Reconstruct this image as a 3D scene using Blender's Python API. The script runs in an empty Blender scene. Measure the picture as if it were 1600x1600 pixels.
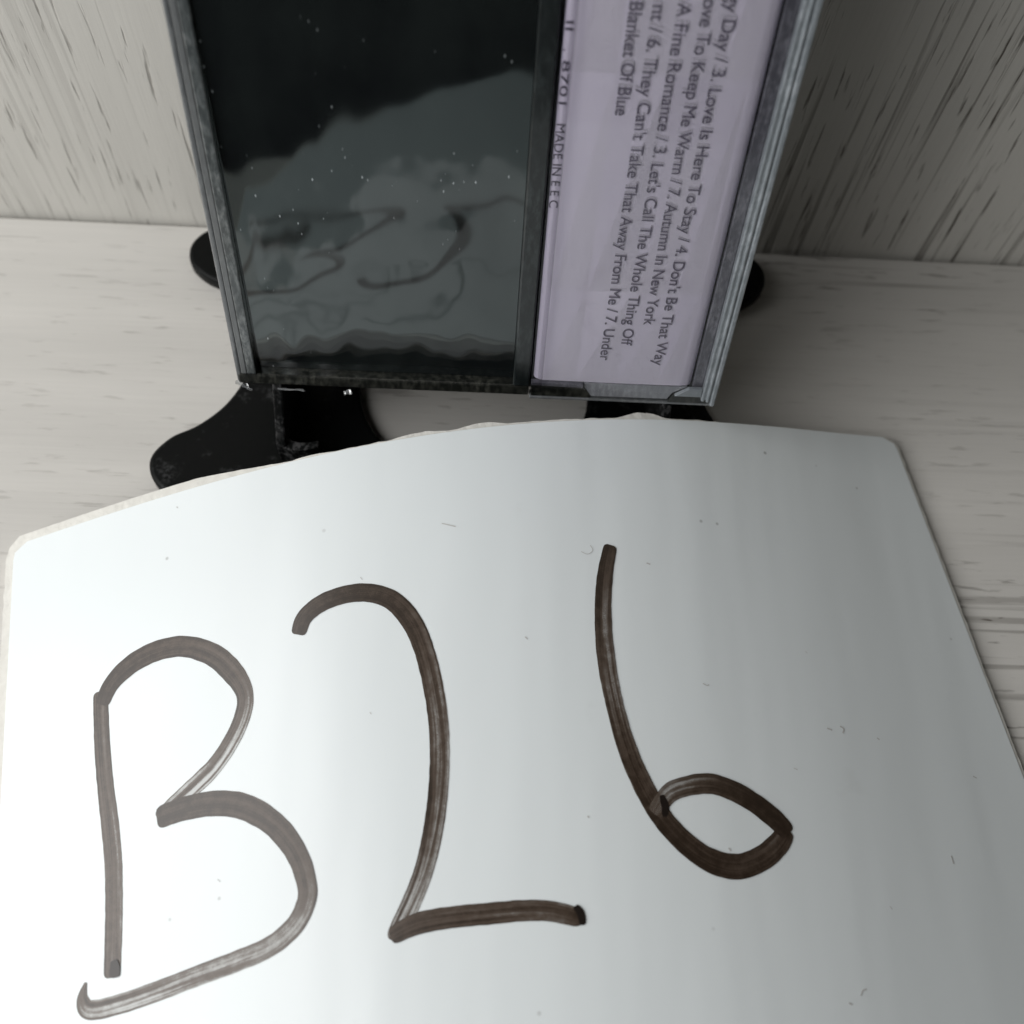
import bpy, bmesh, math, random
from mathutils import Vector, Matrix, noise
MM = 0.001
random.seed(7)
scene = bpy.context.scene
col = scene.collection

# ---------------------------------------------------------------- camera
cam_d = bpy.data.cameras.new('camera')
cam = bpy.data.objects.new('camera', cam_d); col.objects.link(cam)
cam_d.sensor_width = 36.0; cam_d.lens = 36.0
cam_d.clip_start = 0.005; cam_d.clip_end = 20.0
RM = Matrix(((0.9986998, 0.0384499, 0.0334705), (0.0190482, -0.8904895, 0.454605), (0.0472847, -0.4533764, -0.8900641)))
cam.matrix_world = Matrix.Translation((0, 0, 0.14656)) @ (RM @ Matrix(((1, 0, 0), (0, -1, 0), (0, 0, -1)))).to_4x4()
cam_d.dof.use_dof = True
cam_d.dof.focus_distance = 0.142
cam_d.dof.aperture_fstop = 20.0
scene.camera = cam
scene.render.resolution_x = 1024; scene.render.resolution_y = 1024

# ---------------------------------------------------------------- light
world = bpy.data.worlds.new('World'); scene.world = world
world.use_nodes = True
bg = world.node_tree.nodes['Background']
bg.inputs['Color'].default_value = (1.0, 0.95, 0.86, 1)
bg.inputs['Strength'].default_value = 0.011
ld = bpy.data.lights.new('window_light', 'AREA')
ld.shape = 'RECTANGLE'; ld.size = 0.46; ld.size_y = 0.46
ld.energy = 2.9; ld.color = (1.0, 0.995, 0.985)
lo = bpy.data.objects.new('window_light', ld); col.objects.link(lo)
lo.location = (-0.335, -0.075, 0.27)
lo.rotation_euler = (Vector((0.0, 0.06, 0.0)) - lo.location).to_track_quat('-Z', 'Y').to_euler()

vs = scene.view_settings
vs.view_transform = 'Standard'; vs.look = 'None'; vs.exposure = 0.0; vs.gamma = 1.0
vs.use_curve_mapping = False
scene.render.engine = 'CYCLES'
scene.cycles.max_bounces = 6; scene.cycles.transparent_max_bounces = 8

# ---------------------------------------------------------------- node helpers
def mat(name):
    m = bpy.data.materials.new(name); m.use_nodes = True
    nt = m.node_tree; b = nt.nodes['Principled BSDF']
    return m, nt, b
def N(nt, t, **kw):
    n = nt.nodes.new(t)
    for k, v in kw.items():
        if k in n.inputs: n.inputs[k].default_value = v
        else: setattr(n, k, v)
    return n
def L(nt, a, b): nt.links.new(a, b)
def ramp(nt, fac, stops):
    r = nt.nodes.new('ShaderNodeValToRGB'); L(nt, fac, r.inputs[0])
    e = r.color_ramp.elements
    while len(e) < len(stops): e.new(0.5)
    for el, (p, c) in zip(e, stops):
        el.position = p; el.color = c if len(c) == 4 else (*c, 1)
    return r.outputs[0]
def g(v): return (v, v, v, 1)
def math_n(nt, op, a, b=None, clamp=False):
    n = nt.nodes.new('ShaderNodeMath'); n.operation = op; n.use_clamp = clamp
    for i, s in enumerate((a, b)):
        if s is None: continue
        if isinstance(s, (int, float)): n.inputs[i].default_value = s
        else: L(nt, s, n.inputs[i])
    return n.outputs[0]
def mixc(nt, fac, a, b, mode='MIX'):
    n = nt.nodes.new('ShaderNodeMix'); n.data_type = 'RGBA'; n.blend_type = mode
    for s, i in ((fac, 0), (a, 6), (b, 7)):
        if isinstance(s, (int, float)): n.inputs[i].default_value = s
        elif isinstance(s, tuple): n.inputs[i].default_value = s if len(s) == 4 else (*s, 1)
        else: L(nt, s, n.inputs[i])
    return n.outputs[2]
def coords(nt, scale, loc=(0, 0, 0), rot=(0, 0, 0)):
    tc = nt.nodes.new('ShaderNodeTexCoord'); mp = nt.nodes.new('ShaderNodeMapping')
    mp.inputs['Scale'].default_value = scale; mp.inputs['Location'].default_value = loc; mp.inputs['Rotation'].default_value = rot
    L(nt, tc.outputs['Object'], mp.inputs['Vector']); return mp.outputs[0]
def noise_t(nt, vec, scale=1.0, detail=3.0, rough=0.5, dist=0.0):
    n = nt.nodes.new('ShaderNodeTexNoise'); L(nt, vec, n.inputs['Vector'])
    n.inputs['Scale'].default_value = scale; n.inputs['Detail'].default_value = detail
    n.inputs['Roughness'].default_value = rough; n.inputs['Distortion'].default_value = dist
    return n.outputs['Fac']
def bump(nt, h, strength, dist, b):
    n = nt.nodes.new('ShaderNodeBump'); n.inputs['Strength'].default_value = strength
    n.inputs['Distance'].default_value = dist; L(nt, h, n.inputs['Height']); L(nt, n.outputs[0], b.inputs['Normal'])

# whitewashed wood laminate; grain runs along axis 'x' or 'z' of the object
def wood(name, axis, strength, seed, along=75,  base=(0.56, 0.545, 0.515), mask_lo=0.42, mask_hi=0.62, lo_k=0.4, line_k=0.6, pore_k=0.55):
    m, nt, b = mat(name)
    def sc(along, across): return (along, across, across) if axis == 'x' else (across, across, along)
    lc = (seed, seed * 1.7, seed * .6)
    # short dark pores
    wob = noise_t(nt, coords(nt, sc(30, 60), lc), 1, 2)
    v1 = coords(nt, sc(along, 1050), lc)
    n1 = noise_t(nt, v1, 1.0, 3.0, 0.55, 0.25)
    pores = ramp(nt, n1, [(0.0, g(0)), (0.60, g(0)), (0.69, g(1)), (1, g(1))])
    n2 = noise_t(nt, coords(nt, sc(15, 760), lc), 1.0, 2.0, 0.5, 0.15)
    lines = ramp(nt, n2, [(0.0, g(0)), (0.57, g(0)), (0.65, g(1)), (1, g(1))])
    mask = ramp(nt, noise_t(nt, coords(nt, sc(9, 16), lc), 1.0, 2.0), [(mask_lo, g(0)), (mask_hi, g(1))])
    fine = noise_t(nt, coords(nt, sc(60, 1700), lc), 1.0, 2.0)
    broad = noise_t(nt, coords(nt, sc(10, 70), lc), 1.0, 3.0)
    k = math_n(nt, 'MULTIPLY', pores, math_n(nt, 'ADD', math_n(nt, 'MULTIPLY', mask, 0.75), 0.25))
    k2 = math_n(nt, 'MULTIPLY', lines, mask)
    tcx = nt.nodes.new('ShaderNodeTexCoord'); sx = nt.nodes.new('ShaderNodeSeparateXYZ'); L(nt, tcx.outputs['Object'], sx.inputs[0])
    mr = nt.nodes.new('ShaderNodeMapRange'); L(nt, sx.outputs[0], mr.inputs[0]); mr.inputs[1].default_value = -0.07; mr.inputs[2].default_value = 0.08; mr.inputs[3].default_value = lo_k; mr.inputs[4].default_value = 1.0
    k = math_n(nt, 'MULTIPLY', k, mr.outputs[0]); k2 = math_n(nt, 'MULTIPLY', k2, math_n(nt, 'POWER', mr.outputs[0], 4.0))
    gr = math_n(nt, 'ADD', math_n(nt, 'MULTIPLY', k, pore_k * strength), math_n(nt, 'MULTIPLY', k2, line_k * strength), True)
    c = mixc(nt, ramp(nt, broad, [(0.3, g(0)), (0.7, g(1))]), tuple(x * 0.93 for x in base), tuple(min(1, x * 1.06) for x in base))
    c = mixc(nt, math_n(nt, 'MULTIPLY', fine, 0.20), c, tuple(x * 0.6 for x in base))
    c = mixc(nt, gr, c, (0.095, 0.082, 0.068))
    L(nt, c, b.inputs['Base Color'])
    b.inputs['Roughness'].default_value = 0.55
    b.inputs['Specular IOR Level'].default_value = 0.35
    h = math_n(nt, 'ADD', math_n(nt, 'MULTIPLY', gr, -1.0), math_n(nt, 'MULTIPLY', fine, 0.25))
    bump(nt, h, 0.5, 0.00025, b)
    return m
M_wall = wood('white_wood_wall', 'z', 1.25, 3.1, base=(0.60, 0.588, 0.55), mask_lo=0.30, mask_hi=0.52, lo_k=0.66, line_k=0.52, pore_k=0.66)
M_table = wood('white_wood_table', 'x', 1.15, 9.4, along=130, base=(0.59, 0.575, 0.545), mask_lo=0.40, mask_hi=0.62, lo_k=0.36, line_k=0.36, pore_k=0.52)

def black_plastic(name='black_plastic', scuff=(0.045, 0.046, 0.047, 1), lo=0.55):
    m, nt, b = mat(name)
    s = noise_t(nt, coords(nt, (1500, 1500, 1500)), 1, 3)
    bl = noise_t(nt, coords(nt, (260, 260, 260)), 1, 3)
    sp = ramp(nt, bl, [(lo, g(0)), (lo + 0.2, g(1))])
    c = mixc(nt, math_n(nt, 'MULTIPLY', sp, ramp(nt, s, [(0.45, g(0)), (0.65, g(1))])), (0.0035, 0.004, 0.004, 1), scuff)
    L(nt, c, b.inputs['Base Color'])
    b.inputs['Roughness'].default_value = 0.42
    b.inputs['Specular IOR Level'].default_value = 0.10
    bump(nt, s, 0.25, 0.0001, b)
    return m
M_black = black_plastic()
M_scuffed = black_plastic('scuffed_black_plastic', (0.055, 0.055, 0.056, 1), 0.30)

def panel_mat():
    m, nt, b = mat('dark_clear_panel')
    # dust and scratches lying on the wrap, thicker towards the upper left of the panel
    v = coords(nt, (1500, 1500, 700), rot=(0, 0.35, 0))
    vo = nt.nodes.new('ShaderNodeTexVoronoi'); vo.feature = 'F1'; L(nt, v, vo.inputs['Vector']); vo.inputs['Scale'].default_value = 1.0
    spk = ramp(nt, vo.outputs['Distance'], [(0.0, g(1)), (0.10, g(1)), (0.19, g(0))])
    sep = nt.nodes.new('ShaderNodeSeparateColor'); L(nt, vo.outputs['Color'], sep.inputs[0])
    few = ramp(nt, sep.outputs[0], [(0.0, g(0)), (0.70, g(0)), (0.9, g(1))])
    zone = ramp(nt, noise_t(nt, coords(nt, (55, 55, 55), (0.3, 0, .9)), 1, 3), [(0.48, g(0.0)), (0.62, g(1))])
    d = math_n(nt, 'MULTIPLY', math_n(nt, 'MULTIPLY', spk, few), zone)
    hz = mixc(nt, ramp(nt, noise_t(nt, coords(nt, (70, 70, 45), (.1, 0, .2)), 1, 4, 0.6), [(0.38, g(0)), (0.66, g(1))]), (0.0035, 0.0042, 0.0052, 1), (0.0105, 0.0128, 0.0128, 1))   # faint haze of finger grease
    c = mixc(nt, d, hz, (0.42, 0.44, 0.45, 1))
    L(nt, c, b.inputs['Base Color'])
    b.inputs['IOR'].default_value = 1.72
    b.inputs['Specular Tint'].default_value = (0.90, 1.0, 0.98, 1)
    b.inputs['Roughness'].default_value = 0.05
    b.inputs['Coat Weight'].default_value = 1.0
    b.inputs['Coat IOR'].default_value = 1.62
    b.inputs['Coat Roughness'].default_value = 0.075
    b.inputs['Coat Tint'].default_value = (0.93, 0.97, 0.98, 1)
    # the loose outer film stands at its own angle and has its own waves, so it mirrors the card a second time
    tcz = nt.nodes.new('ShaderNodeTexCoord'); sz = nt.nodes.new('ShaderNodeSeparateXYZ'); L(nt, tcz.outputs['Object'], sz.inputs[0])
    wv = noise_t(nt, coords(nt, (95, 95, 60), (0.2, 0, 0.4)), 1, 2, 0.4)
    hh = math_n(nt, 'ADD', math_n(nt, 'MULTIPLY', sz.outputs[2], -0.075), math_n(nt, 'MULTIPLY', wv, 0.00062))
    hh = math_n(nt, 'ADD', hh, math_n(nt, 'MULTIPLY', noise_t(nt, coords(nt, (330, 330, 150)), 1, 1, 0.4), 0.00005))
    bn = nt.nodes.new('ShaderNodeBump'); bn.inputs['Strength'].default_value = 1.0; bn.inputs['Distance'].default_value = 1.0
    L(nt, hh, bn.inputs['Height']); L(nt, bn.outputs[0], b.inputs['Coat Normal'])
    return m
M_panel = panel_mat()

def frosted(name, dark, light, sscale=1.0, rough=0.25):
    m, nt, b = mat(name)
    s = noise_t(nt, coords(nt, (1300, 1300, 480), rot=(0, 0.5, 0)), 1, 4, 0.7)
    bl = noise_t(nt, coords(nt, (160, 160, 110)), 1, 3)
    f = math_n(nt, 'MULTIPLY', ramp(nt, s, [(0.44, g(0)), (0.64, g(1))]), ramp(nt, bl, [(0.35, g(.25)), (0.65, g(1))]))
    L(nt, mixc(nt, f, dark, light), b.inputs['Base Color'])
    b.inputs['Roughness'].default_value = rough
    b.inputs['Coat Weight'].default_value = 0.7; b.inputs['Coat Roughness'].default_value = 0.12
    bump(nt, s, 0.35, 0.00015, b)
    return m
M_rim = frosted('scratched_clear_rim', (0.05, 0.058, 0.06, 1), (0.21, 0.225, 0.225, 1))
M_smooth = frosted('smooth_clear_edge', (0.115, 0.122, 0.125, 1), (0.155, 0.162, 0.165, 1), rough=0.35)
M_edge = frosted('clear_edge', (0.12, 0.127, 0.132, 1), (0.20, 0.21, 0.215, 1))
M_bar = frosted('dark_scuffed_plastic', (0.006, 0.007, 0.006, 1), (0.06, 0.061, 0.052, 1), rough=0.3)
M_rib = frosted('dark_rib_plastic', (0.006, 0.0085, 0.009, 1), (0.030, 0.037, 0.038, 1), rough=0.3)
M_ridge = frosted('clear_ridge', (0.17, 0.19, 0.205, 1), (0.31, 0.335, 0.36, 1), rough=0.3)
M_band = frosted('clear_band_over_dark', (0.065, 0.065, 0.078, 1), (0.17, 0.17, 0.195, 1), rough=0.2)
M_tab = frosted('grey_clear_tab', (0.16, 0.168, 0.185, 1), (0.25, 0.26, 0.28, 1), rough=0.22)

def clear_sheet(tint=(0.995, 0.995, 0.998, 1), rough=0.04):
    m, nt, b = mat('clear_sheet'); nt.nodes.remove(b)
    out = nt.nodes['Material Output']
    t = nt.nodes.new('ShaderNodeBsdfTransparent'); t.inputs[0].default_value = tint
    gl = nt.nodes.new('ShaderNodeBsdfGlossy'); gl.inputs['Roughness'].default_value = rough
    lw = nt.nodes.new('ShaderNodeLayerWeight'); lw.inputs[0].default_value = 0.5
    fr_o = math_n(nt, 'ADD', math_n(nt, 'MULTIPLY', math_n(nt, 'POWER', lw.outputs['Facing'], 5.0), 0.5), 0.02)
    mx = nt.nodes.new('ShaderNodeMixShader')
    L(nt, fr_o, mx.inputs[0]); L(nt, t.outputs[0], mx.inputs[1]); L(nt, gl.outputs[0], mx.inputs[2]); L(nt, mx.outputs[0], out.inputs[0])
    return m
M_clear = clear_sheet()
M_lip = clear_sheet((0.78, 0.775, 0.79, 1), 0.12)
def cello():
    m, nt, b = mat('cellophane'); nt.nodes.remove(b)
    out = nt.nodes['Material Output']
    t = nt.nodes.new('ShaderNodeBsdfTransparent'); t.inputs[0].default_value = (0.9, 0.92, 0.93, 1)
    gl = nt.nodes.new('ShaderNodeBsdfGlossy'); gl.inputs['Roughness'].default_value = 0.15
    df = nt.nodes.new('ShaderNodeBsdfDiffuse'); df.inputs[0].default_value = (.7, .72, .74, 1)
    m1 = nt.nodes.new('ShaderNodeMixShader'); m1.inputs[0].default_value = 0.35
    m2 = nt.nodes.new('ShaderNodeMixShader'); m2.inputs[0].default_value = 0.16
    L(nt, t.outputs[0], m1.inputs[1]); L(nt, gl.outputs[0], m1.inputs[2])
    L(nt, m1.outputs[0], m2.inputs[1]); L(nt, df.outputs[0], m2.inputs[2]); L(nt, m2.outputs[0], out.inputs[0])
    return m
M_cello = cello()

def paper():
    m, nt, b = mat('lilac_paper')
    n = noise_t(nt, coords(nt, (120, 120, 60)), 1, 3)
    L(nt, mixc(nt, ramp(nt, n, [(.3, g(0)), (.7, g(1))]), (0.86, 0.82, 0.945, 1), (0.89, 0.85, 0.965, 1)), b.inputs['Base Color'])
    b.inputs['Roughness'].default_value = 0.5
    return m
M_paper = paper()
m, nt, b = mat('printed_ink'); b.inputs['Base Color'].default_value = (0.085, 0.075, 0.11, 1); b.inputs['Roughness'].default_value = 0.5
M_ink = m
m, nt, b = mat('dark_printed_ink'); b.inputs['Base Color'].default_value = (0.05, 0.045, 0.065, 1); b.inputs['Roughness'].default_value = 0.5
M_ink2 = m
m, nt, b = mat('painted_text_ghost'); b.inputs['Base Color'].default_value = (0.36, 0.34, 0.40, 1); b.inputs['Roughness'].default_value = 0.5
M_ghost = m  # pale colour for the painted double image of the text in the clear plastic

def white_face():
    m, nt, b = mat('white_gloss_laminate')
    v = coords(nt, (420, 420, 420))
    vo = nt.nodes.new('ShaderNodeTexVoronoi'); L(nt, v, vo.inputs['Vector']); vo.inputs['Scale'].default_value = 1.0
    sep = nt.nodes.new('ShaderNodeSeparateColor'); L(nt, vo.outputs['Color'], sep.inputs[0])
    sp = math_n(nt, 'MULTIPLY', ramp(nt, vo.outputs['Distance'], [(0.0, g(1)), (0.07, g(1)), (0.15, g(0))]), ramp(nt, sep.outputs[1], [(0.0, g(0)), (0.975, g(0)), (0.99, g(1))]))
    sm = ramp(nt, noise_t(nt, coords(nt, (75, 75, 75), (.2, .5, 0)), 1, 4, 0.6), [(0.68, g(0)), (0.80, g(1))])
    c = mixc(nt, math_n(nt, 'MULTIPLY', sp, 0.55), (0.755, 0.80, 0.812, 1), (0.18, 0.17, 0.16, 1))
    c = mixc(nt, math_n(nt, 'MULTIPLY', sm, 0.14), c, (0.42, 0.42, 0.41, 1))
    L(nt, c, b.inputs['Base Color'])
    b.inputs['Roughness'].default_value = 0.29
    w = noise_t(nt, coords(nt, (70, 14, 20), rot=(0, 0, math.radians(-18))), 1, 2)
    f = noise_t(nt, coords(nt, (500, 500, 500)), 1, 2)
    bump(nt, math_n(nt, 'ADD', w, math_n(nt, 'MULTIPLY', f, 0.02)), 0.35, 0.0009, b)
    return m
M_white = white_face()
def board():
    m, nt, b = mat('torn_cardboard')
    n = noise_t(nt, coords(nt, (700, 700, 700)), 1, 4)
    L(nt, mixc(nt, n, (0.56, 0.55, 0.51, 1), (0.74, 0.73, 0.69, 1)), b.inputs['Base Color'])
    b.inputs['Roughness'].default_value = 0.85; bump(nt, n, 0.6, 0.0004, b)
    return m
M_board = board()

def marker():
    m, nt, b = mat('brown_black_marker')
    uv = nt.nodes.new('ShaderNodeUVMap')
    def mp(s):
        n = nt.nodes.new('ShaderNodeMapping'); n.inputs['Scale'].default_value = s; L(nt, uv.outputs[0], n.inputs['Vector']); return n.outputs[0]
    st = noise_t(nt, mp((4.2, 0.035, 1)), 1, 2, 0.5)              # long light streaks left by the nib
    fi = noise_t(nt, mp((16, 0.10, 1)), 1, 3, 0.6)                # bristle lines
    bl = noise_t(nt, mp((2.5, 0.8, 1)), 1, 4, 0.65)               # patches of thinner ink
    at = nt.nodes.new('ShaderNodeAttribute'); at.attribute_name = 'wear'
    sepu = nt.nodes.new('ShaderNodeSeparateXYZ'); L(nt, uv.outputs[0], sepu.inputs[0])
    gr_ = noise_t(nt, mp((24, 5.0, 1)), 1, 2, 0.6)
    ends = math_n(nt, 'SUBTRACT', gr_, 0.5)
    side = ramp(nt, sepu.outputs[0], [(0.0, g(0.0)), (0.07, g(0.75)), (0.38, g(1)), (0.70, g(0.15))])   # the nib ran dry on one side
    pale = math_n(nt, 'MULTIPLY', math_n(nt, 'ADD', ramp(nt, st, [(0.40, g(0)), (0.60, g(1))]), math_n(nt, 'MULTIPLY', side, 0.55)), at.outputs['Fac'])
    dens = math_n(nt, 'ADD', math_n(nt, 'MULTIPLY', pale, 0.52), math_n(nt, 'MULTIPLY', fi, 0.36))
    dens = math_n(nt, 'ADD', dens, math_n(nt, 'ADD', math_n(nt, 'MULTIPLY', bl, 0.40), math_n(nt, 'MULTIPLY', ends, 0.28)))
    dens = math_n(nt, 'SUBTRACT', dens, 0.02)
    c = ramp(nt, dens, [(0.18, (0.014, 0.009, 0.006)), (0.40, (0.032, 0.021, 0.014)), (0.60, (0.085, 0.062, 0.047)), (1.0, (0.30, 0.26, 0.225))])
    L(nt, c, b.inputs['Base Color'])
    b.inputs['Roughness'].default_value = 0.30
    # thin ink lets the white face show through
    out = nt.nodes['Material Output']; tr = nt.nodes.new('ShaderNodeBsdfTransparent'); mx = nt.nodes.new('ShaderNodeMixShader')
    L(nt, ramp(nt, dens, [(0.55, g(0)), (1.15, g(0.75))]), mx.inputs[0]); L(nt, b.outputs[0], mx.inputs[1]); L(nt, tr.outputs[0], mx.inputs[2]); L(nt, mx.outputs[0], out.inputs[0])
    return m
M_marker = marker()
m, nt, b = mat('fresh_marker_spot'); b.inputs['Base Color'].default_value = (0.012, 0.008, 0.006, 1); b.inputs['Roughness'].default_value = 0.35
M_spot = m
m, nt, b = mat('grey_lint'); b.inputs['Base Color'].default_value = (0.52, 0.515, 0.505, 1); b.inputs['Roughness'].default_value = 0.8
M_lint = m

# ---------------------------------------------------------------- object helpers
def mesh_obj(name, bm, material, parent=None, smooth=False):
    me = bpy.data.meshes.new(name); bm.normal_update(); bm.to_mesh(me); bm.free()
    if smooth:
        for p in me.polygons: p.use_smooth = True
        me.set_sharp_from_angle(angle=math.radians(50))
    o = bpy.data.objects.new(name, me); me.materials.append(material); col.objects.link(o)
    if parent: o.parent = parent
    return o
def empty(name, loc, rot=(0, 0, 0)):
    o = bpy.data.objects.new(name, None); col.objects.link(o)
    o.location = loc; o.rotation_euler = rot; o.empty_display_size = 0.01
    return o
def tag(o, label, cat):
    o['label'] = label; o['category'] = cat
def add_box(bm, x0, x1, y0, y1, z0, z1, bev=0.0, seg=2):
    r = bmesh.ops.create_cube(bm, size=1.0)
    vsx = r['verts']
    for v in vsx:
        v.co = Vector(((x0 + x1) / 2 + v.co.x * (x1 - x0), (y0 + y1) / 2 + v.co.y * (y1 - y0), (z0 + z1) / 2 + v.co.z * (z1 - z0))) * MM
    if bev:
        es = {e for v in vsx for e in v.link_edges}
        bmesh.ops.bevel(bm, geom=list(es), offset=bev * MM, segments=seg, profile=0.5, affect='EDGES')
def box(name, x0, x1, y0, y1, z0, z1, material, parent=None, bev=0.15, seg=2):
    bm = bmesh.new(); add_box(bm, x0, x1, y0, y1, z0, z1, bev, seg)
    return mesh_obj(name, bm, material, parent)
def prism(name, pts, axis, a0, a1, material, parent=None, bev=0.0):
    """polygon pts extruded along axis ('x','y','z') from a0 to a1 (mm)"""
    bm = bmesh.new()
    def P(p, a):
        return Vector({'x': (a, p[0], p[1]), 'y': (p[0], a, p[1]), 'z': (p[0], p[1], a)}[axis]) * MM
    A = [bm.verts.new(P(p, a0)) for p in pts]; B = [bm.verts.new(P(p, a1)) for p in pts]
    bm.faces.new(A); bm.faces.new(B[::-1])
    n = len(pts)
    for i in range(n): bm.faces.new((A[i], B[i], B[(i + 1) % n], A[(i + 1) % n]))
    bmesh.ops.recalc_face_normals(bm, faces=bm.faces)
    if bev: bmesh.ops.bevel(bm, geom=list(bm.edges), offset=bev * MM, segments=2, profile=0.5, affect='EDGES')
    return mesh_obj(name, bm, material, parent)
def catmull(P, n=8, closed=False):
    out = []; m_ = len(P)
    rng = range(m_ if closed else m_ - 1)
    for i in rng:
        if closed: p0, p1, p2, p3 = P[i - 1], P[i], P[(i + 1) % m_], P[(i + 2) % m_]
        else: p0, p1, p2, p3 = P[max(i - 1, 0)], P[i], P[i + 1], P[min(i + 2, m_ - 1)]
        for k in range(n):
            t = k / n
            out.append(tuple(0.5 * (2 * b_ + (c_ - a_) * t + (2 * a_ - 5 * b_ + 4 * c_ - d_) * t * t + (-a_ + 3 * b_ - 3 * c_ + d_) * t ** 3) for a_, b_, c_, d_ in zip(p0, p1, p2, p3)))
    if not closed: out.append(tuple(P[-1]))
    return out

# ---------------------------------------------------------------- setting
WALL_Y = 131.5
table = box('table_top', -330, 330, -46, WALL_Y + 0.0, -18, 0, M_table, None, 0.6)
table['kind'] = 'structure'; table['label'] = 'white wood grain table top'
wall = box('back_wall', -215, 330, WALL_Y + 0.7, WALL_Y + 18, -18, 330, M_wall, None, 0.3)
wall['kind'] = 'structure'; wall['label'] = 'white wood grain back panel'

# ---------------------------------------------------------------- stand
XC = -1.3
stand = empty('display_stand', (XC * MM, 100 * MM, 0)); tag(stand, 'black plastic display stand with rounded feet under the cassette case', 'stand')
half = [(-0.1, 73.0), (-14, 73.4), (-28, 72.6), (-38, 71.6), (-44.6, 71.9), (-48.6, 74.6), (-49.8, 78.6), (-47.4, 82.4), (-43.4, 85.0), (-39.6, 89.2), (-37.2, 95.0),
        (-37.0, 101.0), (-39.0, 107.5), (-42.6, 112.2), (-47.0, 114.6), (-49.9, 117.6), (-50.3, 121.6), (-47.8, 124.9), (-43.6, 125.6), (-38.5, 123.2), (-28, 119.5), (-14, 118.2), (-0.1, 118.0)]
half = [(x * 1.027, y * 1.028) for x, y in half]
outline = half + [(-x, y) for x, y in half[::-1]]
outline = catmull(outline, 6, True)
hole = catmull([(x * 1.027, y * 1.028) for x, y in [(0, 79.6), (-8, 80.2), (-13.6, 82.8), (-17.2, 87.6), (-18.6, 93.5), (-18.0, 101), (-14, 107), (0, 109.5), (14, 107), (18.0, 101), (18.6, 93.5), (17.2, 87.6), (13.6, 82.8), (8, 80.2)]], 6, True)
def curve_plate(name, loops, z0, thick, bevel, material, parent):
    cu = bpy.data.curves.new(name, 'CURVE'); cu.dimensions = '2D'; cu.fill_mode = 'BOTH'
    cu.extrude = (thick / 2 - bevel) * MM; cu.bevel_depth = bevel * MM; cu.bevel_resolution = 3; cu.offset = -bevel * MM
    for lp in loops:
        s = cu.splines.new('POLY'); s.points.add(len(lp) - 1); s.use_cyclic_u = True
        for p, (x, y) in zip(s.points, lp): p.co = (x * MM, (y - 100) * MM, 0, 1)
    t = bpy.data.objects.new('tmp', cu); col.objects.link(t)
    dg = bpy.context.evaluated_depsgraph_get(); dg.update()
    me = bpy.data.meshes.new_from_object(t.evaluated_get(dg))
    bpy.data.objects.remove(t)
    me.materials.clear(); me.materials.append(material); me.name = name
    me.transform(Matrix.Translation((0, 0, (z0 + thick / 2) * MM)))
    o = bpy.data.objects.new(name, me); col.objects.link(o); o.parent = parent
    return o
curve_plate('base', [outline, hole], 0.0, 2.8, 0.7, M_black, stand)
LEAN = math.radians(14)
# each cradle: a side rib under the case with a front hook
def rib_top(y): return 18.0 - (y - 85.33) * math.tan(LEAN) - 0.06
for sgn in (-1, 1):
    a, b_ = 28.6, 30.1
    pts = [(80.0, 2.3), (80.0, 9.2), (82.4, 12.6), (85.2, 16.9), (86.4, rib_top(86.4)), (100.2, rib_top(100.2)), (104, 12), (107, 2.3)]
    prism('cradle_rib', [(y - 100, z) for y, z in pts], 'x', min(sgn * a, sgn * b_), max(sgn * a, sgn * b_), M_scuffed, stand, 0.3)
    # hook that turns inwards at the front
    h = catmull([(sgn * 30.3, 87.0), (sgn * 30.5, 83.4), (sgn * 30.1, 80.9), (sgn * 28.2, 79.6), (sgn * 25.8, 79.6), (sgn * 23.6, 80.4)], 6)
    inn = catmull([(sgn * 23.7, 81.5), (sgn * 25.6, 81.1), (sgn * 27.4, 81.2), (sgn * 28.3, 81.9), (sgn * 28.5, 84.0), (sgn * 28.5, 87.0)], 6)
    prism('front_hook', [(x, y - 100) for x, y in h + inn], 'z', 2.2, 8.9, M_scuffed, stand, 0.22)
# backrest behind the case
bk = box('backrest', -24, 24, 0, 2.4, -12.4, 56, M_black, stand, 0.5)
bk.matrix_parent_inverse = Matrix(); bk.rotation_euler = (-LEAN, 0, 0)
bk.location = (0, (85.33 + 16.0 * math.cos(LEAN) + 0.45 - 100) * MM, (18.0 - 16.0 * math.sin(LEAN) + 0.1) * MM)

# ---------------------------------------------------------------- cassette case
# local axes: x across, z up the case, +y into the case (camera side is -y)
case = empty('cassette_case', (-36.3 * MM, 85.33 * MM, 18.0 * MM), (-LEAN, 0, 0))
tag(case, 'wrapped cassette case with black window and lilac track list inlay standing on stand', 'cassette case')
HT = 109.0
box('inner_tray', 0.9, 69.6, 2.3, 15.9, 0.5, HT - 0.4, M_black, case, 0.3)
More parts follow.
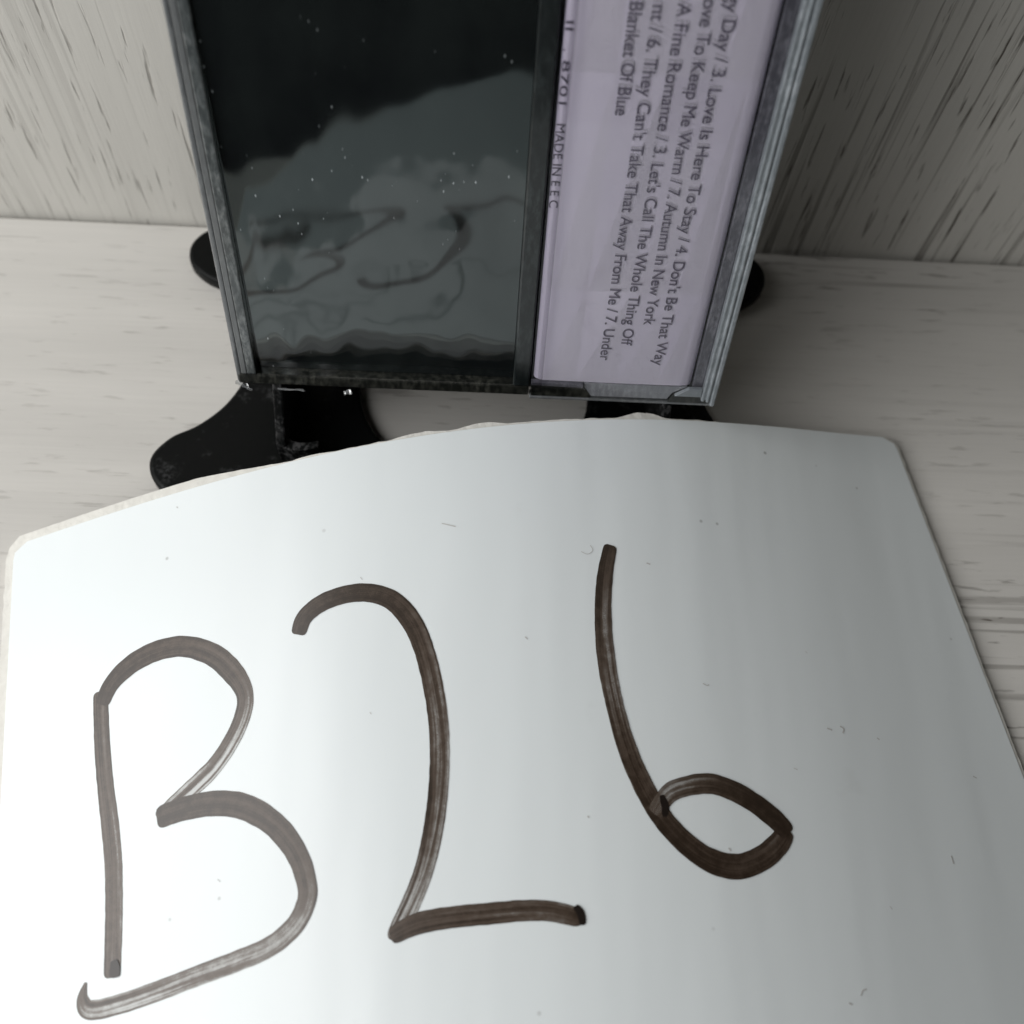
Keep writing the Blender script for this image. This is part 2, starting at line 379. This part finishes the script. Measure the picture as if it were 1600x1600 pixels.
# window panel: a sheet with the slight waves of shrink wrap
def panel():
    bm = bmesh.new(); nx, nz = 76, 200
    x0, x1, z0, z1 = 3.05, 40.75, 1.95, HT - 1.5
    rows = []
    for j in range(nz + 1):
        r = []
        for i in range(nx + 1):
            x = x0 + (x1 - x0) * i / nx; z = z0 + (z1 - z0) * j / nz
            w = noise.noise(Vector((x * 0.085, z * 0.05, 2.3))) * 0.17 + noise.noise(Vector((x * 0.20 + 5, z * 0.10, 7.7))) * 0.045
            low = max(0.0, 1 - (z - z0) / 10.5)
            w += low ** 1.5 * (noise.noise(Vector((x * 0.34, z * 0.10, 4.4))) * 0.48)
            edge = min(1, i / 6, (nx - i) / 6, j / 6)
            t_ = min(1.0, (z - z0) / 56.0); r.append(bm.verts.new(Vector((x, 0.42 + 1.35 * (1 - t_) - w * edge, z)) * MM))
        rows.append(r)
    for j in range(nz):
        for i in range(nx): bm.faces.new((rows[j][i], rows[j][i + 1], rows[j + 1][i + 1], rows[j + 1][i]))
    back = [bm.verts.new(Vector((x, 2.2, z)) * MM) for x, z in ((x0, z0), (x1, z0), (x1, z1), (x0, z1))]
    bm.faces.new(back[::-1])
    return mesh_obj('window_panel', bm, M_panel, case, True)
pn = panel(); pn['label'] = 'black glossy window with wavy wrap'
box('side_wall', 0.0, 0.75, 0.15, 15.8, 0.3, HT, M_edge, case, 0.25)
box('rim_edge', 0.80, 1.62, 0.06, 2.2, 1.9, HT, M_smooth, case, 0.12)
box('left_rim', 1.63, 3.0, 0.0, 2.2, 1.9, HT, M_rim, case, 0.2)
box('bottom_bar', 0.15, 43.2, 0.02, 2.2, 0.0, 1.88, M_bar, case, 0.3)
bot = box('bottom_wall', 0.2, 70.5, 2.25, 15.7, -0.28, 0.46, M_bar, case, 0.15)
box('centre_rib', 40.8, 43.25, -0.15, 2.2, 1.92, HT, M_rib, case, 0.25)
# lid flap on the right, a little proud of the tray
lid = box('lid_flap', 43.40, 70.75, 0.55, 1.25, 2.2, HT, M_rib, case, 0.1)
box('cover_sheet', 44.3, 68.8, -1.52, -1.40, 3.0, HT - 0.3, M_clear, lid, 0.0)
box('left_lip', 43.36, 44.95, -1.72, -1.55, 2.3, HT, M_lip, lid, 0.0)
box('dark_band', 67.25, 68.85, -0.30, 0.5, 3.2, HT, M_band, lid, 0.15)
for a, b2, d in ((68.75, 69.30, -1.55), (69.45, 69.95, -1.75), (70.08, 70.82, -1.85)):
    box('ridge', a, b2, d, 0.5 if a > 69 else -0.32, 1.0 if a > 70 else 1.6, HT, M_ridge, lid, 0.2)
box('ridge_groove', 69.0, 70.3, -1.50, 0.5, 2.0, HT, M_ridge, lid, 0.05)
# bottom edge of the lid: clear lip, dark hinge notch and grey tab
prism('hinge_notch', [(43.5, 0.25), (43.5, 3.1), (51.0, 2.85), (52.4, 1.1), (52.4, 0.25)], 'y', -0.2, 0.45, M_bar, lid, 0.1)
prism('hinge_tab', [(52.5, 0.9), (51.2, 2.9), (51.2, 3.55), (66.6, 3.55), (64.5, 2.2), (63.9, 0.95)], 'y', -0.55, 0.1, M_tab, lid, 0.12)
prism('hinge_notch', [(64.1, 0.3), (64.1, 0.95), (64.7, 2.15), (69.9, 2.15), (69.9, 0.3)], 'y', -0.5, 0.4, M_bar, lid, 0.1)
prism('clear_lip', [(43.4, 3.15), (43.4, 3.75), (51.1, 3.55), (51.1, 2.95)], 'y', -1.2, -0.3, M_band, lid, 0.12)
prism('clear_lip', [(64.7, 2.25), (66.7, 3.75), (68.7, 3.75), (68.7, 2.25)], 'y', -1.3, -0.6, M_ridge, lid, 0.12)
box('foot_edge', 43.3, 70.6, -0.35, 1.25, -0.22, 0.22, M_edge, lid, 0.12)

# inlay paper, its two long sides curling back into the lid
def inlay():
    bm = bmesh.new()
    prof = [(43.75, 0.45), (43.85, 0.15), (44.15, -0.20), (44.65, -0.46), (45.3, -0.55), (50, -0.58), (56, -0.60), (62, -0.58), (65.2, -0.55), (66.2, -0.42), (66.8, -0.12), (67.05, 0.30)]
    zs = [3.75, 4.2, 20, 50, 80, 108.4]
    for y0 in (0.0,):
        rows = [[bm.verts.new(Vector((x, y, z)) * MM) for x, y in prof] for z in zs]
        for j in range(len(zs) - 1):
            for i in range(len(prof) - 1): bm.faces.new((rows[j][i], rows[j][i + 1], rows[j + 1][i + 1], rows[j + 1][i]))
    r = bmesh.ops.solidify(bm, geom=list(bm.faces), thickness=-0.00012)
    return mesh_obj('inlay_card', bm, M_paper, case, True)
inl = inlay(); inl['label'] = 'lilac paper inlay printed with a track list'

def text_mesh(s, offset=0.0):
    cu = bpy.data.curves.new('t', 'FONT'); cu.body = s; cu.size = 1.0; cu.fill_mode = 'FRONT'; cu.offset = offset
    t = bpy.data.objects.new('tmp', cu); col.objects.link(t)
    dg = bpy.context.evaluated_depsgraph_get(); dg.update()
    me = bpy.data.meshes.new_from_object(t.evaluated_get(dg)); bpy.data.objects.remove(t)
    return me
def bounds(me):
    xs = [v.co.x for v in me.vertices]; return min(xs), max(xs)
CAP = 0.729   # cap height of the built-in font at size 1
def text_line(full, sub, s_start, s_end, u_mid, cap, material, depth, ghost=0.0):
    """text running down the case; 'sub' spans from s_start to s_end, cap centre at u_mid"""
    a0, a1 = bounds(text_mesh(sub)); k = (s_start - s_end) / (a1 - a0)
    me = text_mesh(full); f0, f1 = bounds(me)
    ky = cap / CAP
    for v in me.vertices:
        gx = v.co.x - f1; gy = v.co.y
        sz = s_end - gx * k
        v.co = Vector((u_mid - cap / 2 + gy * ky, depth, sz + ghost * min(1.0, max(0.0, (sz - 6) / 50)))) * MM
    me.materials.clear(); me.materials.append(material); me.name = 'print_or_ghost_line'
    o = bpy.data.objects.new('print_or_ghost_line', me); col.objects.link(o); o.parent = inl
    return o
lines = [
    ("A Foggy Day / 3. Love Is Here To Stay / 4. Don't Be That Way", "Day / 3. Love Is Here To Stay / 4. Don't Be That Way", 56.6, 7.6, 61.55),
    ("I've Got My Love To Keep Me Warm / 7. Autumn In New York", "To Keep Me Warm / 7. Autumn In New York", 55.0, 14.8, 59.10),
    ("2. A Fine Romance / 3. Let's Call The Whole Thing Off", "A Fine Romance / 3. Let's Call The Whole Thing Off", 58.1, 11.0, 56.45),
    ("nt / 6. They Can't Take That Away From Me / 7. Under", "6. They Can't Take That Away From Me / 7. Under", 54.1, 8.1, 53.75),
    ("A Blanket Of Blue", "Of Blue", 51.3, 45.1, 51.25)]
for full, sub, s0, s1, u in lines: 
    text_line(full, sub, s0, s1, u, 1.6, M_ink, -0.70)
    text_line(full, sub, s0, s1, u, 1.6, M_ghost, -0.66, 0.50)   # paler offset copy, painting in the doubled reflection of the text in the plastic
text_line("MADE IN E E C", "MADE IN E E C", 43.6, 32.4, 44.35, 1.15, M_ink2, -0.52)
text_line("II  . 8701", "II  . 8701", 55.5, 46.0, 44.30, 0.95, M_ink, -0.50)

# crumpled cellophane chips at the lower edge
def chip(cx, cz, w, h, seed, rot):
    bm = bmesh.new(); n = 5; rows = []
    for j in range(n):
        r = []
        for i in range(n):
            x = (i / (n - 1) - .5) * w * (1 - 0.35 * abs(j / (n - 1) - .5)); z = (j / (n - 1) - .5) * h
            y = noise.noise(Vector((i * .9 + seed, j * .9, seed))) * 0.55
            xr = x * math.cos(rot) - z * math.sin(rot); zr = x * math.sin(rot) + z * math.cos(rot)
            r.append(bm.verts.new(Vector((cx + xr, -0.75 + y, cz + zr)) * MM))
        rows.append(r)
    for j in range(n - 1):
        for i in range(n - 1): bm.faces.new((rows[j][i], rows[j][i + 1], rows[j + 1][i + 1], rows[j + 1][i]))
    mesh_obj('cellophane_fold', bm, M_cello, case)
chip(0.9, 0.55, 2.2, 0.75, 3.3, -0.6); chip(1.5, -0.1, 1.7, 0.4, 8.1, -0.5); chip(16.3, -0.25, 1.3, 0.7, 5.2, 0.2); chip(8.0, -0.10, 4.2, 0.22, 1.2, -0.04)

# ---------------------------------------------------------------- bowed white card
TLx, TLy = -70.035, 64.594; W = 141.67; A = math.radians(10.580); QL = 185.0; QS = 105.0
CC = (58.722, 50.201, -16.352, -46.148)
ux, uy = math.cos(A), math.sin(A); dx_, dy_ = uy, -ux
def card_z(p, q):
    x = min(max(p / W, -0.02), 1.02)
    a = sum(c * x ** k for k, c in enumerate(CC)) * x * (1 - x)
    e = 2.4 - 0.4 * x; e = e + (1.75 - e) * min(q / QS, 1)
    return e + a * (1 - .25 * q / QS)
def card_pt(p, q, dz=0.0):
    return Vector((TLx + ux * p + dx_ * q, TLy + uy * p + dy_ * q, card_z(p, q) + dz))
BASE = card_pt(W / 2, 50); BASE.z = 0
cardo = empty('sign_card', BASE * MM); tag(cardo, 'bowed white glossy card with B26 handwritten in brown black marker', 'card')
def CP(p, q, dz=0.0): return (card_pt(p, q, dz) - BASE) * MM
def sheet(name, p_edge, q_edge, n_p, n_q, dz_top, dz_bot, material, ragged=None, radius=2.2):
    bm = bmesh.new(); top = []; bt = []
    for j in range(n_q + 1):
        rt, rb = [], []
        for i in range(n_p + 1):
            s, t = i / n_p, j / n_q
            p = p_edge[0] + (p_edge[1] - p_edge[0]) * s; q = q_edge[0] + (q_edge[1] - q_edge[0]) * t
            # rounded corners: squeeze the rows close to the short ends
            for (qe, sg) in ((q_edge[0], 1), (q_edge[1], -1)):
                dd = (q - qe) * sg
                if dd < radius:
                    ins = radius - math.sqrt(max(0, radius ** 2 - (radius - dd) ** 2))
                    p = p_edge[0] + ins + (p_edge[1] - p_edge[0] - 2 * ins) * s
            if ragged:
                r0, r1, r2, r3 = ragged(p, q)
                p += -r0 * max(0, 1 - s * n_p / 2) + r1 * max(0, 1 - (1 - s) * n_p / 2)
                q += -r2 * max(0, 1 - t * n_q / 2) + r3 * max(0, 1 - (1 - t) * n_q / 2)
            rt.append(bm.verts.new(CP(p, q, dz_top))); rb.append(bm.verts.new(CP(p, q, dz_bot)))
        top.append(rt); bt.append(rb)
    for j in range(n_q):
        for i in range(n_p):
            bm.faces.new((top[j][i], top[j + 1][i], top[j + 1][i + 1], top[j][i + 1]))
            bm.faces.new((bt[j][i], bt[j][i + 1], bt[j + 1][i + 1], bt[j + 1][i]))
    for j in range(n_q):
        bm.faces.new((top[j][0], bt[j][0], bt[j + 1][0], top[j + 1][0])); bm.faces.new((top[j][n_p], top[j + 1][n_p], bt[j + 1][n_p], bt[j][n_p]))
    for i in range(n_p):
        bm.faces.new((top[0][i], top[0][i + 1], bt[0][i + 1], bt[0][i])); bm.faces.new((top[n_q][i], bt[n_q][i], bt[n_q][i + 1], top[n_q][i + 1]))
    bmesh.ops.recalc_face_normals(bm, faces=bm.faces)
    o = mesh_obj(name, bm, material, cardo)
    for p in o.data.polygons: p.use_smooth = True
    o.data.set_sharp_from_angle(angle=math.radians(40))
    return o
sheet('white_face', (0, W), (0, QL), 110, 150, 0.0, -0.18, M_white)
def rag(p, q):
    n1 = noise.noise(Vector((p * 0.12, q * 0.12, 1.0))); n2 = noise.noise(Vector((p * 0.7, q * 0.7, 5.0)))
    k = max(0.0, min(1.0, (p - 40) / 30)); kl = 1 - max(0, min(1, (p - 30) / 14))
    topr = 1.35 * kl + 0.05 + k * (max(0, n1) * 1.9 + 0.25) * max(0, 1 - max(0, p - 98) / 10) + (0.14 - 0.09 * kl) * n2
    return (1.25 + 0.22 * n2, 0.50 + 0.15 * n2, topr, 0.3)
sheet('cardboard_backing', (-0.15, W + 0.1), (-0.1, QL), 220, 260, -0.22, -1.6, M_board, rag)

STROKES = {
 'b_stem' : [(14.62, 26.84, 2.17), (14.74, 30.47, 2.23), (14.96, 34.91, 2.29), (15.44, 40.13, 2.33), (16.09, 45.22, 2.46), (16.54, 50.1, 2.41), (16.63, 54.76, 2.36), (16.54, 59.25, 2.32), (16.38, 63.44, 2.2)] ,
 'b_up' : [(14.92, 28.91, 2.15), (16.05, 26.49, 2.55), (18.71, 24.45, 2.92), (22.49, 23.34, 2.98), (26.66, 23.61, 2.92), (30.68, 25.73, 2.94), (33.48, 28.92, 2.87), (34.97, 32.17, 2.29), (34.54, 35.08, 2.27), (32.91, 38.01, 2.26), (30.45, 40.79, 2.35), (27.52, 42.85, 2.45), (24.71, 44.51, 2.11), (22.51, 45.57, 1.24)] ,
 'b_low' : [(22.51, 45.73, 2.83), (26.41, 45.28, 3.05), (30.66, 45.55, 3.16), (34.36, 46.88, 3.1), (37.89, 49.8, 2.87), (40.28, 53.56, 2.65), (41.3, 57.65, 2.45), (40.7, 60.1, 2.35), (38.98, 62.1, 2.35), (36.13, 63.58, 2.35), (32.15, 64.42, 2.38), (27.36, 65.12, 2.33), (22.52, 65.89, 2.29), (17.62, 66.51, 2.24), (13.65, 66.53, 2.2), (12.54, 65.2, 1.54), (12.94, 63.33, 0.34)] ,
 'two' : [(42.73, 25.92, 2.11), (43.69, 23.79, 2.29), (46.0, 22.31, 2.46), (49.56, 21.71, 2.53), (52.99, 22.25, 2.6), (55.82, 24.01, 2.66), (57.76, 27.09, 2.72), (58.84, 30.66, 2.6), (59.42, 35.27, 2.56), (59.57, 40.34, 2.53), (59.16, 45.17, 2.49), (58.3, 49.77, 2.45), (57.08, 54.17, 2.42), (55.43, 58.37, 2.31), (53.45, 61.81, 2.29), (51.62, 64.35, 2.12), (50.8, 65.48, 1.51)] ,
 'two_base' : [(50.63, 65.02, 1.97), (53.77, 64.16, 2.42), (57.59, 64.11, 2.41), (62.11, 64.45, 2.41), (66.64, 64.84, 2.35), (69.62, 65.4, 2.28), (72.0, 66.29, 2.21), (73.22, 66.84, 1.83)] ,
 'six' : [(86.43, 20.02, 1.84), (84.67, 24.47, 2.16), (83.28, 29.9, 2.29), (82.45, 36.07, 2.42), (82.32, 42.08, 2.38), (82.78, 47.96, 2.51), (83.88, 52.93, 2.65), (85.69, 57.49, 2.71), (88.23, 60.91, 2.8), (90.91, 63.02, 2.99), (93.85, 63.87, 3.04), (97.07, 63.3, 2.93), (99.58, 62.07, 2.81), (101.56, 60.34, 2.33)] ,
 'six_loop' : [(84.46, 56.31, 1.97), (86.91, 54.12, 2.34), (89.64, 53.5, 2.46), (92.67, 53.62, 2.59), (95.46, 54.83, 2.63), (98.07, 56.74, 2.65), (100.17, 58.9, 2.67), (101.66, 60.91, 2.33)] ,
}
WEAR = {'b_stem': [.45, .4, .4, .45, .5, .5, .5, .5, .4], 'b_up': [.1, .1, .15, .2, .25, .3, .35, .5, .7, .85, .95, 1, .9, .6],
 'b_low': [.1, .15, .2, .25, .25, .3, .4, .55, .7, .75, .75, .8, .9, .9, .7, .4, .3], 'two': [.1, .15, .15, .1, .1, .15, .25, .4, .5, .6, .65, .65, .7, .8, .95, 1, .7],
 'two_base': [.35, .35, .4, .4, .45, .45, .4, .2], 'six': [.15, .3, .5, .55, .5, .4, .3, .2, .15, .15, .2, .25, .35, .2], 'six_loop': [.7, .7, .6, .35, .2, .1, .1, .1]}
def stroke(pts, dz, off, material=M_marker, jag=0.04, wear=None, name='marker_stroke'):
    c = catmull([tuple(p) + (w_,) for p, w_ in zip(pts, wear or [0.2] * len(pts))], 14);  bm = bmesh.new(); uvl = bm.loops.layers.uv.new('UVMap'); wl = bm.verts.layers.float.new('wear'); n = len(c); K = 6
    L_ = [0.0]
    for i in range(1, n): L_.append(L_[-1] + math.hypot(c[i][0] - c[i - 1][0], c[i][1] - c[i - 1][1]))
    rows = []
    for i in range(n):
        a_, b_ = c[max(i - 1, 0)], c[min(i + 1, n - 1)]
        tx, ty = b_[0] - a_[0], b_[1] - a_[1]; l = math.hypot(tx, ty) or 1; nx_, ny_ = -ty / l, tx / l
        w = c[i][2]
        e = min(L_[i], L_[-1] - L_[i]); rr = w * 0.34      # rounded ends
        if e < rr: w *= 0.55 + 0.45 * math.sqrt(max(0, 1 - (1 - e / rr) ** 2))
        row = []
        for k in range(K + 1):
            s = k / K - 0.5
            jg = 1 + jag * noise.noise(Vector((L_[i] * 0.9, k // 4 * 9.0, off)))
            row.append((bm.verts.new(CP(c[i][0] + nx_ * w * s * jg, c[i][1] + ny_ * w * s * jg, dz)), (k / K + off, L_[i] + off * 13)))
        for v, _ in row: v[wl] = min(1.0, max(0.0, c[i][3]))
        rows.append(row)
    for i in range(n - 1):
        for k in range(K):
            q = (rows[i][k], rows[i][k + 1], rows[i + 1][k + 1], rows[i + 1][k])
            f = bm.faces.new([v for v, _ in q])
            for lp, (_, uv) in zip(f.loops, q): lp[uvl].uv = (uv[0] - off, uv[1])
    bmesh.ops.recalc_face_normals(bm, faces=bm.faces)
    if sum(f.normal.z for f in bm.faces) < 0: bmesh.ops.reverse_faces(bm, faces=bm.faces)
    return mesh_obj(name, bm, material, cardo, True)
for i, (k, pts) in enumerate(STROKES.items()): stroke(pts, 0.03 + 0.012 * i, i * 3.7, wear=WEAR[k])
stroke([(16.6, 61.5, 0.95), (16.8, 62.5, 1.3), (16.8, 63.5, 1.2)], 0.14, 2.2, M_spot, 0.2)
stroke([(72.6, 65.3, 0.7), (73.15, 66.3, 0.95), (73.05, 67.5, 0.7)], 0.14, 5.2, M_spot, 0.3)
stroke([(85.9, 54.2, 0.7), (86.05, 55.4, 1.0), (85.7, 56.8, 0.7)], 0.14, 9.2, M_spot, 0.25)

# lint and specks lying on the card
FIBRES = [[(82.07, 20.62), (82.9, 21.08), (83.73, 20.58), (83.52, 19.79)], [(94.96, 40.63), (95.44, 40.94), (95.82, 40.88)], [(113.63, 47.95), (114.11, 48.33), (113.8, 48.93)], [(30.23, 54.71), (30.54, 55.07)], [(105.42, 80.34), (105.86, 79.84), (106.42, 79.79)], [(103.56, 80.82), (103.99, 81.1)], [(104.83, 52.85), (105.31, 53.14)], [(119.01, 49.92), (119.32, 50.21)], [(93.02, 61.55), (93.25, 61.96)], [(111.69, 37.13), (111.91, 37.42)], [(132.94, 56.35), (133.48, 56.67)], [(124.77, 66.26), (124.74, 67.32)], [(112.99, 71.12), (113.22, 71.54)], [(63.65, 13.98), (65.49, 14.77)], [(91.02, 23.04), (91.53, 23.27)], [(51.09, 38.18), (51.23, 38.46)], [(26.45, 2.27), (26.64, 2.53)], [(111.54, 48.07), (112.24, 48.38)], [(51.78, 19.68), (51.99, 20.1)], [(72.27, 31.7), (72.55, 32.09)], [(76.1, 55.36), (76.21, 55.61)]]
for i, f in enumerate(FIBRES):
    stroke([(p, q, 0.09 + 0.06 * (i % 3)) for p, q in f], 0.06, 20 + i * 1.3, M_lint, 0.4, name='lint_fibre')
